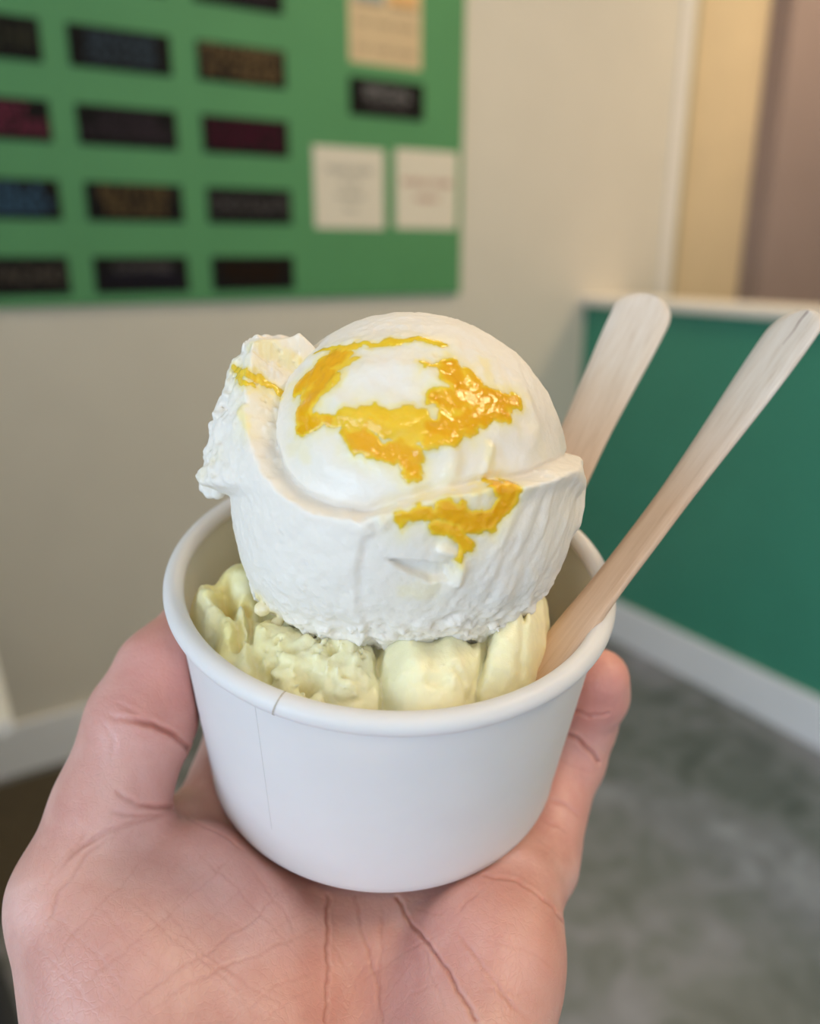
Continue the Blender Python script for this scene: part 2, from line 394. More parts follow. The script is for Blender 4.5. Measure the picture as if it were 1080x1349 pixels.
def window_wall(name, horizontal, pos, lo, hi, openings):
    mb = MB(); z0, z1 = 0.30, 2.35; edges = [lo] + [e for o in openings for e in o] + [hi]
    def bx(a, b, za, zb):
        if horizontal: mb.box((a, -pos, za), (b, -pos - 0.12, zb))
        else: mb.box((pos, -a, za), (pos - 0.12, -b, zb))
    bx(lo, hi, 0, z0); bx(lo, hi, z1, ZC)
    for i in range(0, len(edges), 2): bx(edges[i], edges[i + 1], z0, z1)
    wl = tag(mb.build(name, m_wall, None, RMR), kind='structure')
    return z0, z1
m_glass, _nt, _b = new_mat('window_glass'); _b.inputs['Transmission Weight'].default_value = 1.0; _b.inputs['Roughness'].default_value = 0.0; _b.inputs['IOR'].default_value = 1.0; _b.inputs['Base Color'].default_value = (0.97, 0.99, 1, 1)
wn = [0]
def make_window(horizontal, pos, a, b, z0, z1):
    wn[0] += 1; fr = MB(); e = 0.05; m = (a + b) / 2
    def bx(mb, p, q, za, zb, d0=0.03, d1=0.09):
        if horizontal: mb.box((p, -pos - d0, za), (q, -pos - d1, zb))
        else: mb.box((pos - d0, -p, za), (pos - d1, -q, zb))
    for p, q, za, zb in ((a, a + e, z0, z1), (b - e, b, z0, z1), (m - e / 2, m + e / 2, z0 + e, z1 - e), (a + e, b - e, z0, z0 + e), (a + e, b - e, z1 - e, z1)): bx(fr, p, q, za, zb)
    f = tag(fr.build('window_%d' % wn[0], m_trimw, None, RMR), kind='structure')
    for p, q in ((a + e, m - e / 2), (m + e / 2, b - e)):
        g = MB(); bx(g, p, q, z0 + e, z1 - e, 0.058, 0.062); g.build('pane', m_glass, f)
z0, z1 = window_wall('wall_back', True, T1, S0, S1, [(-3.1, -1.3), (-0.9, 0.4)])
make_window(True, T1, -3.1, -1.3, z0, z1); make_window(True, T1, -0.9, 0.4, z0, z1)
window_wall('wall_left', False, S0, 0, T1, [(1.7, 4.3)])
make_window(False, S0, 1.7, 4.3, z0, z1)
tag(st_box('wall_light_blocker', m_wall, (S0, 1.28, 0), (-2.12, 1.40, 1.45)), kind='structure')  # unseen partition added to keep window light off the lower left wall
tag(st_box('trim_3', m_ledge, (S0, 1.26, 1.45), (-2.10, 1.42, 1.48), bev=0.004), kind='structure')  # cap of the added light-blocking partition
# ceiling fittings
m_lamp, nt, b = new_mat('warm_lamp_diffuser'); b.inputs['Emission Color'].default_value = (1, 0.78, 0.5, 1); b.inputs['Emission Strength'].default_value = 4
for i, (s, t) in enumerate(LAMPS):
    e = empty('ceiling_lamp', Matrix.Translation(rw(s, t, ZC)),
              'square warm ceiling light panel above the shop, out of the picture', 'light', 'ceiling lights')
    e['label'] = ['square warm ceiling light nearest the corner of menu wall and half wall', 'square warm ceiling light to the right of the photographer', 'added square warm fill light on the ceiling straight behind the photographer', 'square warm ceiling light beyond the half wall near the mauve panel', 'square warm ceiling light farthest out behind the half wall'][i]
    fr = MB()
    for a, b_ in (((-.30, -.30, -.03), (.30, -.27, 0)), ((-.30, .27, -.03), (.30, .30, 0)), ((-.30, -.27, -.03), (-.27, .27, 0)), ((.27, -.27, -.03), (.30, .27, 0))): fr.box(a, b_)
    fr.build('frame', m_trimw, e); MB().box((-.27, -.27, -.012), (.27, .27, 0)).build('diffuser', m_lamp, e)

# ------------------------------------------------------------------ the menu board
board = st_box('menu_board', m_green, (-2.35, 0.001, 1.184), (-0.526, 0.014, 2.45), bev=0.002)
tag(board, 'large green menu board on the cream wall, holding rows of black tags', 'board')
TB_ = 0.014
def text_mesh(txt, size, mat, loc_s, loc_z, t, parent, name='lettering', sx=1.0, maxw=None):
    cu = bpy.data.curves.new('t', 'FONT'); cu.body = txt; cu.size = size; cu.align_x = 'CENTER'; cu.align_y = 'CENTER'
    cu.extrude = 0.0004; cu.offset = 0.0012; cu.resolution_u = 2; cu.space_line = 0.82
    to = bpy.data.objects.new('t', cu); COL.objects.link(to)
    dg = bpy.context.evaluated_depsgraph_get(); me = bpy.data.meshes.new_from_object(to.evaluated_get(dg))
    bpy.data.objects.remove(to)
    co = np.zeros(len(me.vertices) * 3); me.vertices.foreach_get('co', co); co = co.reshape(-1, 3)
    if maxw:
        wd = co[:, 0].max() - co[:, 0].min(); k = maxw / wd; co[:, 0] *= k
    co[:, 0] *= sx; me.vertices.foreach_set('co', co.ravel()); me.update()
    me.materials.clear()
    return link(name, me, mat, parent, Matrix.Translation((loc_s, -t, loc_z)) @ Matrix.Rotation(PI / 2, 4, 'X'), smooth=False)
chk = {'grey': chalk('grey_chalk', (0.11, 0.10, 0.10)), 'olive': chalk('olive_chalk', (0.055, 0.055, 0.035)), 'blue': chalk('blue_chalk', (0.06, 0.13, 0.21)),
       'slate': chalk('slate_blue_chalk', (0.06, 0.085, 0.11)), 'tan': chalk('tan_chalk', (0.20, 0.13, 0.06)), 'pink': chalk('pink_chalk', (0.21, 0.04, 0.075)),
       'mauve': chalk('mauve_chalk', (0.055, 0.04, 0.05)), 'wine': chalk('wine_chalk', (0.085, 0.012, 0.03)), 'gold': chalk('gold_chalk', (0.15, 0.10, 0.045)),
       'white': chalk('white_chalk', (0.26, 0.25, 0.25)), 'indigo': chalk('indigo_chalk', (0.022, 0.018, 0.035)), 'rust': chalk('rust_chalk', (0.03, 0.014, 0.006)),
       'warmgrey': chalk('warm_grey_chalk', (0.12, 0.10, 0.08))}
rows = [1.895, 1.7325, 1.5755, 1.4145, 1.2515]; cols = [-1.74, -1.4625, -1.1785]
SG = {  # (row, col): (lines with colour, width fraction, height) and a label
 (0, 0): ([('SORBET', 'grey', .7, .040)], 'black flavour tag cut by the top edge, first column of the menu board'),
 (0, 1): ([('COCONUT', 'grey', .7, .040)], 'black flavour tag cut by the top edge, middle column of the menu board'),
 (0, 2): ([('ROCKY', 'mauve', .6, .030), ('ROAD', 'mauve', .8, .030)], 'black flavour tag cut by the top edge, right column of the menu board'),
 (1, 0): ([('MATCHA', 'olive', .9, .055)], 'black tag with olive lettering at the left edge, second row from top'),
 (1, 1): ([('GRAHAM', 'slate', .66, .032), ('CRACKER', 'slate', .72, .032)], 'black tag with slate blue lettering in the middle column'),
 (1, 2): ([('STRAWBERRY', 'tan', .95, .036), ("N' CREAM", 'tan', .85, .036)], 'black tag filled with tan lettering, right column'),
 (2, 0): ([('CHERRY', 'pink', .62, .032), ('CHEESECAKE', 'pink', .95, .032)], 'black tag with bright pink lettering at the left edge'),
 (2, 1): ([('COOKIES', 'mauve', .60, .028), ('& STRAWBERRY', 'mauve', .92, .030)], 'black tag with faint mauve lettering, middle column'),
 (2, 2): ([('RASPBERRY', 'wine', .92, .034), ('RIPPLE', 'wine', .85, .030)], 'black tag filled with dark wine red lettering, right column'),
 (3, 0): ([('VANILLA', 'blue', .72, .034), ('BLUEBERRY', 'blue', .86, .034)], 'black tag with bright blue lettering at the left edge'),
 (3, 1): ([('BUTTER', 'gold', .74, .032), ('PECAN', 'gold', .62, .036)], 'black tag with two gold words, middle column'),
 (3, 2): ([('CHOCOLATE', 'grey', .93, .042)], 'black tag with one grey word, right column, above the lowest row'),
 (4, 0): ([('PISTACHIO', 'warmgrey', .93, .042)], 'black tag with warm grey word, bottom left corner of the board'),
 (4, 1): ([('COFFEE', 'grey', .62, .020), ('CARAMEL', 'indigo', .9, .030)], 'black tag with small grey line above indigo line, bottom row middle'),
 (4, 2): ([('ESPRESSO', 'rust', .8, .026), ('FUDGE', 'rust', .6, .022)], 'black tag with barely visible brown lettering, bottom row right'),
}
def flavour_tag(s, z, wd, ht, lines, label, name='flavour_tag', group='black flavour tags on the menu board', base=m_black):
    o = MB().box((-wd / 2, -0.004, -ht / 2), (wd / 2, 0, ht / 2), 0.0012).build(name, base, None, RMR @ Matrix.Translation((s, -TB_, z)))
    tag(o, label, 'tag', group)
    zz = sum(l[3] for l in lines) / 2 * 1.02
    for txt, c, fr, hh in lines:
        text_mesh(txt, hh * 1.28, chk[c], 0, zz - hh / 2, 0.0043, o, maxw=wd * fr); zz -= hh * 1.02
    return o
for (r, c), (lines, lab) in SG.items():
    flavour_tag(cols[c], rows[r], 0.222, 0.083, lines, lab)
flavour_tag(-0.776, 1.693, 0.228, 0.09, [('SPECIAL', 'white', .66, .030), ('FLAVORS', 'grey', .55, .024)], 'small black tag with white words standing alone between the two paper groups', 'price_tag', 'black tags beside the papers')
m_ink = {k: plain(k + '_print', c, 0.8, 0.1, 80) for k, c in {'grey': (0.42, 0.40, 0.34), 'red': (0.50, 0.30, 0.24), 'brown': (0.42, 0.30, 0.18), 'blue': (0.36, 0.42, 0.42), 'orange': (0.80, 0.48, 0.20), 'tanp': (0.66, 0.50, 0.30)}.items()}
m_posterp = plain('tan_poster_paper', (0.70, 0.54, 0.33), 0.8, 0.03)
def paper(s0, s1, za, zb, label, name, mat=m_paper):
    o = MB().box((-(s1 - s0) / 2, -0.0012, -(zb - za) / 2), ((s1 - s0) / 2, 0, (zb - za) / 2)).build(name, mat, None, RMR @ Matrix.Translation(((s0 + s1) / 2, -TB_, (za + zb) / 2)))
    return tag(o, label, 'notice')
p3 = paper(-1.0, -0.788, 1.365, 1.568, 'cream paper notice with grey print, left of the two lower sheets', 'paper_notice'); p3['group'] = 'paper notices on the menu board'
for i, (t_, wf, sz) in enumerate([('PLEASE ORDER', .14, .018), ('AT THE', .06, .014), ('COUNTER', .09, .014), ('THANK', .04, .010)]):
    text_mesh(t_, sz, m_ink['grey'], 0, 0.045 - 0.032 * i, 0.0014, p3, maxw=wf)
p4 = paper(-0.752, -0.545, 1.368, 1.575, 'cream paper notice with reddish print, beside the board\'s right edge', 'paper_notice'); p4['group'] = 'paper notices on the menu board'
for i, (t_, wf, sz) in enumerate([('WAFFLE CONES', .17, .020), ('FRESH', .08, .016)]):
    text_mesh(t_, sz, m_ink['red'], 0, 0.018 - 0.042 * i, 0.0014, p4, maxw=wf)
p1 = paper(-0.888, -0.670, 1.772, 2.06, 'tan poster with two coloured pictures over printed lines, cut by top edge', 'menu_poster', m_posterp)
for x, k in ((-0.05, 'blue'), (0.052, 'orange')):
    MB().box((x - 0.045, -0.0018, 0.0), (x + 0.045, -0.0012, 0.115)).build('printed_picture', m_ink[k], p1)
    MB().box((x - 0.04, -0.0024, -0.012), (x + 0.04, -0.0012, -0.002)).build('caption_bar', m_ink['brown'], p1)
for i in range(3):
    text_mesh('CUP  CONE  SHAKE', 0.016, m_ink['tanp'] if i % 2 else m_ink['brown'], 0, -0.05 - 0.03 * i, 0.0014, p1, maxw=0.18)

# ------------------------------------------------------------------ table and chair at the left edge
def ray_z(px, py, z):
    r = MC.to_3x3() @ Vector(((px - CX) / F, 1, -(py - CY) / F)); k = (z - CAMH) / r.z
    return MC.translation + r * k
mat_ = st_box('floor_mat', plain('dark_brown_mat', (0.095, 0.078, 0.054), 0.95, 0.15, 60, spec=0.1), (-3.0, 0.05, 0.0), (-1.62, 0.52, 0.012), bev=0.003)
tag(mat_, 'dark brown floor mat along the cream wall, left of the hand', 'mat')
tc = RMR.inverted() @ ray_z(16, 946, 0.75)                # near right corner of the table top in the room frame
tb = empty('cafe_table', RMR @ Matrix.Translation((tc.x - 0.40, tc.y + 0.33, 0)), 'white cafe table against the cream wall, only a corner showing at the left edge', 'table')
MB().box((-0.40, -0.33, 0.725), (0.40, 0.33, 0.75), 0.004).build('tabletop', m_tabletop, tb)
MB().tube((0, 0, 0.03), (0, 0, 0.725), 0.03).build('pedestal', m_metal, tb, smooth=True)
MB().box((-0.28, -0.03, 0), (0.28, 0.03, 0.03), 0.006).box((-0.03, -0.28, 0), (0.03, 0.28, 0.03), 0.006).build('base', m_metal, tb)
cc = RMR.inverted() @ ray_z(30, 1215, 0.46)
ch = empty('cafe_chair', RMR @ Matrix.Translation((cc.x - 0.21, cc.y - 0.24, 0)) @ Matrix.Rotation(R_(6), 4, 'Z'), 'dark wooden cafe chair with dark vinyl seat, blurred at the lower left edge', 'chair')
MB().box((-0.20, -0.20, 0.425), (0.20, 0.20, 0.46), 0.014).build('seat', m_darkfab, ch)
MB().box((-0.19, -0.19, 0.39), (0.19, 0.19, 0.425), 0.004).build('seat_frame', m_darkwood, ch)
for sx in (-1, 1):
    for sy in (-1, 1):
        MB().tube((sx * 0.19, sy * 0.19, 0), (sx * 0.17, sy * 0.17, 0.40), 0.014, 0.019).build('leg', m_darkwood, ch, smooth=True)
for sy in (-1, 1): MB().tube((-0.18, sy * 0.18, 0.2), (0.18, sy * 0.18, 0.2), 0.009).build('stretcher', m_darkwood, ch, smooth=True)
for sy in (-1, 1): MB().tube((-0.18, sy * 0.17, 0.42), (-0.24, sy * 0.17, 0.82), 0.014).build('back_post', m_darkwood, ch, smooth=True)
MB().box((-0.25, -0.19, 0.70), (-0.225, 0.19, 0.83), 0.008).build('backrest', m_darkwood, ch)

# ------------------------------------------------------------------ paper cup
def lathe(name, prof, mat, parent, seg=192, close=False):
    n = len(prof); V = []; Q = []
    for i in range(seg):
        a = 2 * PI * i / seg
        for r, z in prof: V.append((r * math.cos(a), r * math.sin(a), z))
    for i in range(seg):
        j = (i + 1) % seg
        for k in range(n if close else n - 1):
            l = (k + 1) % n; Q.append((i * n + k, j * n + k, j * n + l, i * n + l))
    return link(name, mesh_np(name, V, Q), mat, parent)
cup = empty('paper_cup', MCUP, 'white paper ice cream cup with rolled rim, held on the open palm', 'cup')
RI = 0.0452
def wall_r(w): return RB + (RT - RB) * (w / 0.052)
# side wall (outer, slightly flared at the foot and below the rim) and inner wall
pr = [(RB - 0.0012, 0.0002), (RB - 0.0002, 0.0), (RB + 0.0002, 0.0006)] + [(wall_r(w_) + 0.0, w_) for w_ in np.linspace(0.002, 0.0500, 14)]
lathe('side_wall', pr, m_cup, cup)
lathe('inner_wall', [(wall_r(w_) - 0.0006, w_) for w_ in np.linspace(0.052, 0.004, 14)] + [(RB - 0.0012, 0.0002)], m_cupin, cup)
lathe('base_disc', [(0.0001, 0.0046), (RB - 0.0007, 0.0046), (RB - 0.0007, 0.0039), (0.0001, 0.0039)], m_cup, cup, close=True)
tr = 0.00215; RR = 0.0459
prof = [(RR + tr * math.cos(a) * 0.98, HC - 0.0021 + 0.00225 * math.sin(a)) for a in np.linspace(0, 2 * PI, 25)[:-1]]
rim = lathe('rolled_rim', prof, m_cup, cup, close=True)
# seam: overlap line down the wall and the notch in the rim
def wall_pt(px, py):                                      # point on the cup wall under a pixel, cup frame
    o = RC.T @ (-CUP_B); r = RC.T @ np.array([(px - CX) / F, 1, -(py - CY) / F]); k = (RT - RB) / 0.052
    a = r[0] ** 2 + r[1] ** 2 - (k * r[2]) ** 2; b = 2 * (o[0] * r[0] + o[1] * r[1] - k * r[2] * (RB + k * o[2])); c = o[0] ** 2 + o[1] ** 2 - (RB + k * o[2]) ** 2
    t = (-b - math.sqrt(max(b * b - 4 * a * c, 0))) / (2 * a); return o + r * t
an = math.atan2(*wall_pt(340, 960)[[1, 0]])
def seam_strip(name, ang, w0, w1, width, off, mat, parent, n=16):
    V = []; Q = []
    for i in range(n):
        w_ = w0 + (w1 - w0) * i / (n - 1); r = wall_r(w_) + off
        for d in (-width / 2, width / 2): a = ang + d / r; V.append((r * math.cos(a), r * math.sin(a), w_))
        for d in (width / 2, -width / 2): a = ang + d / r; V.append(((r - off - 0.0001) * math.cos(a), (r - off - 0.0001) * math.sin(a), w_))
    for i in range(n - 1):
        for k in range(4): Q.append((i * 4 + k, i * 4 + (k + 1) % 4, i * 4 + 4 + (k + 1) % 4, i * 4 + 4 + k))
    return link(name, mesh_np(name, V, Q), mat, parent, smooth=False)
seam_strip('overlap_seam', an, 0.012, 0.0493, 0.00014, 0.00005, plain('seam_line_paper', (0.76, 0.735, 0.71), 0.7, 0.02, 100), cup)
an2 = math.atan2(*wall_pt(372, 955)[[1, 0]])
V = []; Q = []; nn = 22
for i in range(nn):
    a = R_(-75) + R_(200) * i / (nn - 1)
    for d in (-0.00014, 0.00014):
        th = an2 + d / RR + 0.012 * math.sin(a)
        r = RR + (tr + 0.00005) * math.cos(a); z = HC - 0.0021 + 0.0023 * math.sin(a); V.append((r * math.cos(th), r * math.sin(th), z))
for i in range(nn - 1): Q.append((2 * i, 2 * i + 1, 2 * i + 3, 2 * i + 2))
link('rim_seam', mesh_np('rim_seam', V, Q), m_seam, rim)

# ------------------------------------------------------------------ upper scoop of ice cream
SCC = K(533, 628, 0.1635) * 1000                          # centre in mm, camera frame
e0 = -SCC / np.linalg.norm(SCC); ex = np.cross(np.array([0, 0, 1.0]), e0); ex /= np.linalg.norm(ex); ex = -ex if ex[0] < 0 else ex
ey = np.cross(e0, ex); ey = -ey if ey[2] < 0 else ey
def chart(D):                                             # unit directions -> azimuthal chart (mm)
    a = np.arccos(np.clip(D @ e0, -1, 1)); x, y = D @ ex, D @ ey; m = np.maximum(np.hypot(x, y), 1e-9)
    return np.stack([x / m * a, y / m * a], -1) * 34
def pxc(px, py, R=33.5):
    r = np.array([(px - CX) / F, 1, -(py - CY) / F]); r /= np.linalg.norm(r)
    b = r @ SCC; disc = b * b - (SCC @ SCC - R * R)
    p = r * (b - math.sqrt(disc)) if disc > 0 else r * b
    D = p - SCC; return chart((D / np.linalg.norm(D))[None])[0]
def PX(*pts, R=33.5): return np.array([pxc(*p, R=R) for p in pts])
def pl_dist(P, L, closed=False):                          # distance to a polyline, parameter, side
    best = np.full(P.shape[:-1], 1e9); side = np.zeros_like(best); n = len(L)
    for i in range(n if closed else n - 1):
        a, b = L[i], L[(i + 1) % n]; ab = b - a; t = np.clip(((P - a) @ ab) / (ab @ ab + 1e-9), 0, 1)
        q = P - a - t[..., None] * ab; d = np.hypot(q[..., 0], q[..., 1]); m = d < best
        best = np.where(m, d, best); side = np.where(m, np.sign(ab[0] * (P[..., 1] - a[1]) - ab[1] * (P[..., 0] - a[0])), side)
    return best, side
def inpoly(P, L):
    ins = np.zeros(P.shape[:-1], bool); n = len(L)
    for i in range(n):
        a, b = L[i], L[(i + 1) % n]
        c = (a[1] > P[..., 1]) != (b[1] > P[..., 1])
        xx = (b[0] - a[0]) * (P[..., 1] - a[1]) / np.where(b[1] == a[1], 1e-9, b[1] - a[1]) + a[0]
        ins ^= c & (P[..., 0] < xx)
    return ins
EDGE = PX((405, 447), (372, 480), (350, 525), (345, 575), (358, 620), (390, 655), (430, 674), (480, 681), (520, 668), (575, 652), (640, 638), (680, 634), (708, 630), (730, 617), (745, 610))
DOME = np.concatenate([EDGE, [[60, 9], [70, 60], [0, 80], [-60, 60], [-48, 50]]])
SEAM = PX((492, 684), (480, 715), (473, 750), (474, 785), (486, 815), (492, 850))
PIT = PX((508, 733), (530, 736), (560, 737), (588, 742), (592, 762), (566, 764), (540, 754))
CURL = PX((580, 722), (600, 728), (606, 748), (600, 764))
RIDGES = [(PX((415, 545), (405, 575), (430, 615), (480, 640), (540, 645)), .30, 2.2), (PX((372, 560), (385, 610), (430, 650)), -.25, 1.6), (PX((690, 500), (712, 560), (700, 600)), .35, 1.8), (PX((500, 500), (540, 520), (580, 520)), -.35, 1.5),
          (PX((440, 500), (480, 480), (520, 478), (560, 485), (590, 505)), .5, 1.6), (PX((395, 540), (430, 520), (470, 545), (520, 560), (570, 545)), .55, 1.8),
          (PX((560, 590), (590, 580), (600, 610), (590, 640)), .7, 1.6), (PX((470, 590), (500, 610), (540, 640)), .35, 1.6), (PX((650, 590), (645, 620)), .5, 1.0),
          (PX((400, 470), (440, 450), (520, 440), (600, 452)), .4, 2.0)]
NZ = lambda P, s, sd: fbm(P / s, 3, sd)
def scoop_r(D, P):
    c = chart(D); al = np.hypot(c[..., 0], c[..., 1]) / 34; be = np.arctan2(c[..., 1], c[..., 0])
    wob = np.stack([NZ(P, 3.2, 5), NZ(P, 3.2, 9)], -1) * 0.55
    d, _ = pl_dist(c + wob, DOME, True); ins = inpoly(c + wob, DOME); sd = np.where(ins, -d, d)   # >0 on the collar
    left = 0.5 - 0.5 * np.cos(be); up = np.clip(np.sin(be), 0, 1)
    sil = np.sin(np.clip(al, 0, PI / 2))
    dome = 32.2 + sil * (0.9 * up - 1.9 * left * sstep(0.4, 1.0, al / 1.3) + 0.2 * (1 - left))
    dome += 0.35 * NZ(P, 9, 3)
    coll = 33.9 + 1.2 * np.exp(-np.maximum(sd, 0) / 5) + 0.6 * sil
    coll += -0.9 * sstep(20, 40, -c[..., 1]) * 0 + 0.4 * NZ(P, 10, 21)
    bd = np.degrees(be) % 360
    coll += sil ** 3 * (3.4 * np.exp(-((bd - 228) / 27) ** 2) + 1.6 * np.exp(-((bd - 318) / 24) ** 2))
    fl = sstep(128, 140, bd) * (1 - sstep(181, 187, bd)) * sstep(0.75, 1.35, al) * (1 - sstep(1.75, 2.1, al))
    coll += fl * (4.2 + 1.3 * NZ(P, 3.0, 31) + 1.4 * sstep(168, 184, bd) + 1.2 * (1 - sstep(138, 152, bd)))
    # raised lip at the right
    dl, _ = pl_dist(c, PX((690, 628), (735, 618), (762, 640), (768, 690)))
    coll += 1.3 * np.exp(-(dl / 3.0) ** 2)
    kw = 0.45 + 1.3 * sstep(24, 40, c[..., 0]); k = sstep(-kw, kw, sd)
    r = dome * (1 - k) + coll * k
    r -= 0.9 * np.exp(-((sd + 0.8) / 0.9) ** 2)           # groove just inside the edge
    ds, ss = pl_dist(c + wob * 1.2, SEAM)
    below = sstep(-3, -5, c[..., 1] + 0 * ds) * (sd > 0)
    r += 0.62 * np.tanh(-ss * ds / 0.55) * np.exp(-ds / 3.0) * sstep(0, 2, sd) * (0.60 + 0.4 * NZ(P, 4, 66))
    dp, _ = pl_dist(c + wob * 0.6, PIT, True); ip = inpoly(c + wob * 0.6, PIT)
    r -= 1.8 * sstep(-0.25, 0.5, np.where(ip, dp, -dp))
    dc, _ = pl_dist(c, CURL); r += 0.9 * np.exp(-(dc / 0.8) ** 2)
    for L, a, w_ in RIDGES:
        q, _ = pl_dist(c + wob, L); r += a * np.exp(-(q / w_) ** 2)
    # surface texture: snowy on top and the flange, streaked on the right, crumbly towards the bottom
    dry = np.clip(sstep(8, 26, c[..., 1]) * 0.8 + fl * 1.0 + sstep(-15, -30, c[..., 1]) * 0.7 + 0.45 * k * sstep(-2, -20, c[..., 0]) + 0.25 * k, 0, 1)
    rt = k * sstep(0, 8, c[..., 0])
    q = np.stack([(c[..., 0] * 0.95 - c[..., 1] * 0.30) / 2.0, (c[..., 0] * 0.30 + c[..., 1] * 0.95) / 9.0, al * 0], -1)
    r += rt * 0.50 * fbm(q, 3, 77)
    cr = NZ(P, 1.5, 41); r += dry * (0.26 * cr + 0.26 * NZ(P, 0.8, 51) + 0.42 * np.maximum(NZ(P, 3.4, 61), 0)) + fl * 1.5 * np.maximum(NZ(P, 2.1, 71), -0.4)
    r += 0.16 * NZ(P, 3.0, 63) + 0.06 * NZ(P, 1.2, 64)
    bot = sstep(-24, -31, c[..., 1]) * (al < 1.9); r += bot * (1.7 * np.maximum(NZ(P, 3.0, 91), -0.2) + 0.7 * np.maximum(NZ(P, 1.2, 92), -0.3))
    return r, dry, sd
hS = 0.36
fld = Field(SCC - 45, SCC + 45, hS)
G = np.stack(np.meshgrid(*fld.ax, indexing='ij'), -1).astype(np.float32) - SCC.astype(np.float32)
rad = np.linalg.norm(G, axis=-1)
# coarse radius map first, so that the fine field is only evaluated close to the surface
nlat, nlon = 90, 180
tl = (np.arange(nlat) + 0.5) / nlat * PI; tp = (np.arange(nlon) + 0.5) / nlon * 2 * PI - PI
Dm = np.stack([np.sin(tl)[:, None] * np.cos(tp), np.sin(tl)[:, None] * np.sin(tp), np.cos(tl)[:, None] * np.ones(nlon)], -1)
rm = scoop_r(Dm, Dm * 34)[0].astype(np.float32)
ti = np.clip((np.arccos(np.clip(G[..., 2] / np.maximum(rad, 1e-3), -1, 1)) / PI * nlat).astype(int), 0, nlat - 1)
tj = np.clip(((np.arctan2(G[..., 1], G[..., 0]) + PI) / (2 * PI) * nlon).astype(int), 0, nlon - 1)
rlo = rm[ti, tj]; sh = np.abs(rad - rlo) < 2.6
fld.F[rad <= rlo] = -5; fld.F[rad > rlo] = 5
Pn = G[sh].astype(float); D = Pn / np.linalg.norm(Pn, axis=1)[:, None]
rr, _, _ = scoop_r(D, Pn + SCC * 0)
fv = (np.linalg.norm(Pn, axis=1) - rr) * 0.85
def SPt(px, py, R=34.6):
    r = np.array([(px - CX) / F, 1, -(py - CY) / F]); r /= np.linalg.norm(r); b = r @ SCC; dc = b * b - (SCC @ SCC - R * R)
    return r * (b - math.sqrt(max(dc, 0.0))) / 1000
blobs = [(K(349, 457, .1625), 2.3), (K(371, 455, .1625), 2.2), (K(360, 468, .160), 2.6), (K(344, 476, .162), 2.0), (K(384, 461, .159), 1.9),
         (K(271, 640, .1635), 1.5), (K(281, 632, .163), 1.9), (K(287, 648, .162), 1.5), (K(276, 650, .163), 1.1),
         (SPt(505, 690), 0.9), (SPt(499, 682), 0.7), (SPt(512, 683), 0.6), (SPt(487, 700), 0.6),
         (SPt(365, 822), 1.3), (SPt(377, 832), 1.0), (SPt(345, 802), 1.4), (SPt(480, 850), 1.1), (SPt(560, 850), 1.0), (SPt(620, 850), 1.0), (SPt(525, 857), 1.1), (SPt(440, 845), 1.0)]
fld.F[sh] = fv; GA = G + SCC.astype(np.float32)
for b_, r_ in blobs:
    b_ = np.asarray(b_) * 1000; sl, Gs = fld.sl(b_ - r_ - 2, b_ + r_ + 2)
    dd = np.linalg.norm(Gs - b_.astype(np.float32), axis=-1) - r_ * (1 + 0.28 * NZ(Gs, 1.1, 3)); fld.F[sl] = smin(fld.F[sl], dd, 0.7)
V, Q = surface_nets(fld.F, fld.lo, hS)
V = smooth_v(V, Q, 1, 0.25)
# keep the largest shell simple: drop stray bits by radius
D = V - SCC; D /= np.linalg.norm(D, axis=1)[:, None]
_, dry, sdm = scoop_r(D, V - SCC); C2 = chart(D)
# sauce pattern: strokes (polyline, radius mm, strength)
ST_ = [([(350, 520), (345, 508), (362, 512)], 0.9, .75), ([(343, 545), (341, 570)], .7, .5), ([(392, 505), (418, 482), (448, 464)], 2.7, 1), ([(398, 540), (410, 512), (430, 492)], 2.5, 1), ([(440, 500), (450, 480)], 1.2, .6), ([(395, 560), (410, 555)], 1.7, 1),
       ([(415, 460), (450, 452), (500, 448), (545, 444), (590, 452)], 0.75, .8), ([(440, 480), (470, 470)], 0.8, .75), ([(360, 490), (385, 468), (400, 458)], 1.0, .40),
       ([(400, 552), (430, 548)], 1.2, .95), ([(440, 552), (470, 540), (520, 545), (560, 545)], 1.9, .80), ([(455, 555), (500, 562), (560, 560)], 1.4, .82),
       ([(465, 578), (500, 592), (530, 600), (548, 620)], 1.9, 1), ([(452, 572), (480, 590)], 1.0, .9), ([(515, 588), (550, 600)], 2.0, 1), ([(545, 610), (550, 630)], 1.0, .9),
       ([(595, 478), (605, 500), (615, 520)], 2.6, 1), ([(620, 485), (630, 505)], 1.3, .9), ([(580, 520), (610, 525), (650, 522), (680, 525)], 2.6, 1), ([(570, 560), (600, 555), (640, 545), (668, 540)], 2.1, 1), ([(560, 575), (600, 572), (620, 565)], 1.4, .9),
       ([(555, 478), (575, 474)], .8, .8), ([(600, 540), (560, 565), (520, 580)], 1.5, .8), ([(640, 470), (650, 500)], 1.2, .4),
       ([(528, 683), (560, 672), (590, 668)], 1.0, .95), ([(575, 690), (600, 700), (612, 715)], 1.6, .95), ([(590, 665), (610, 680), (640, 685), (658, 665), (664, 645)], 2.0, 1), ([(650, 640), (668, 645)], 1.2, 1), ([(606, 705), (603, 735)], 0.9, .8),
       ([(620, 650), (648, 640)], .8, .5), ([(340, 792), (355, 805), (372, 820)], 1.3, .42), ([(320, 690), (330, 730)], 1.2, .10), ([(540, 778), (570, 774)], 1.4, .22), ([(610, 600), (590, 640)], 1.6, .22), ([(645, 580), (652, 620)], 1.0, .35), ([(375, 590), (390, 580), (400, 600)], 1.2, .25), ([(700, 540), (720, 590)], 1.5, .10), ([(300, 640), (320, 600)], 1.0, .12), ([(380, 500), (392, 530), (388, 570)], 1.4, .4)]
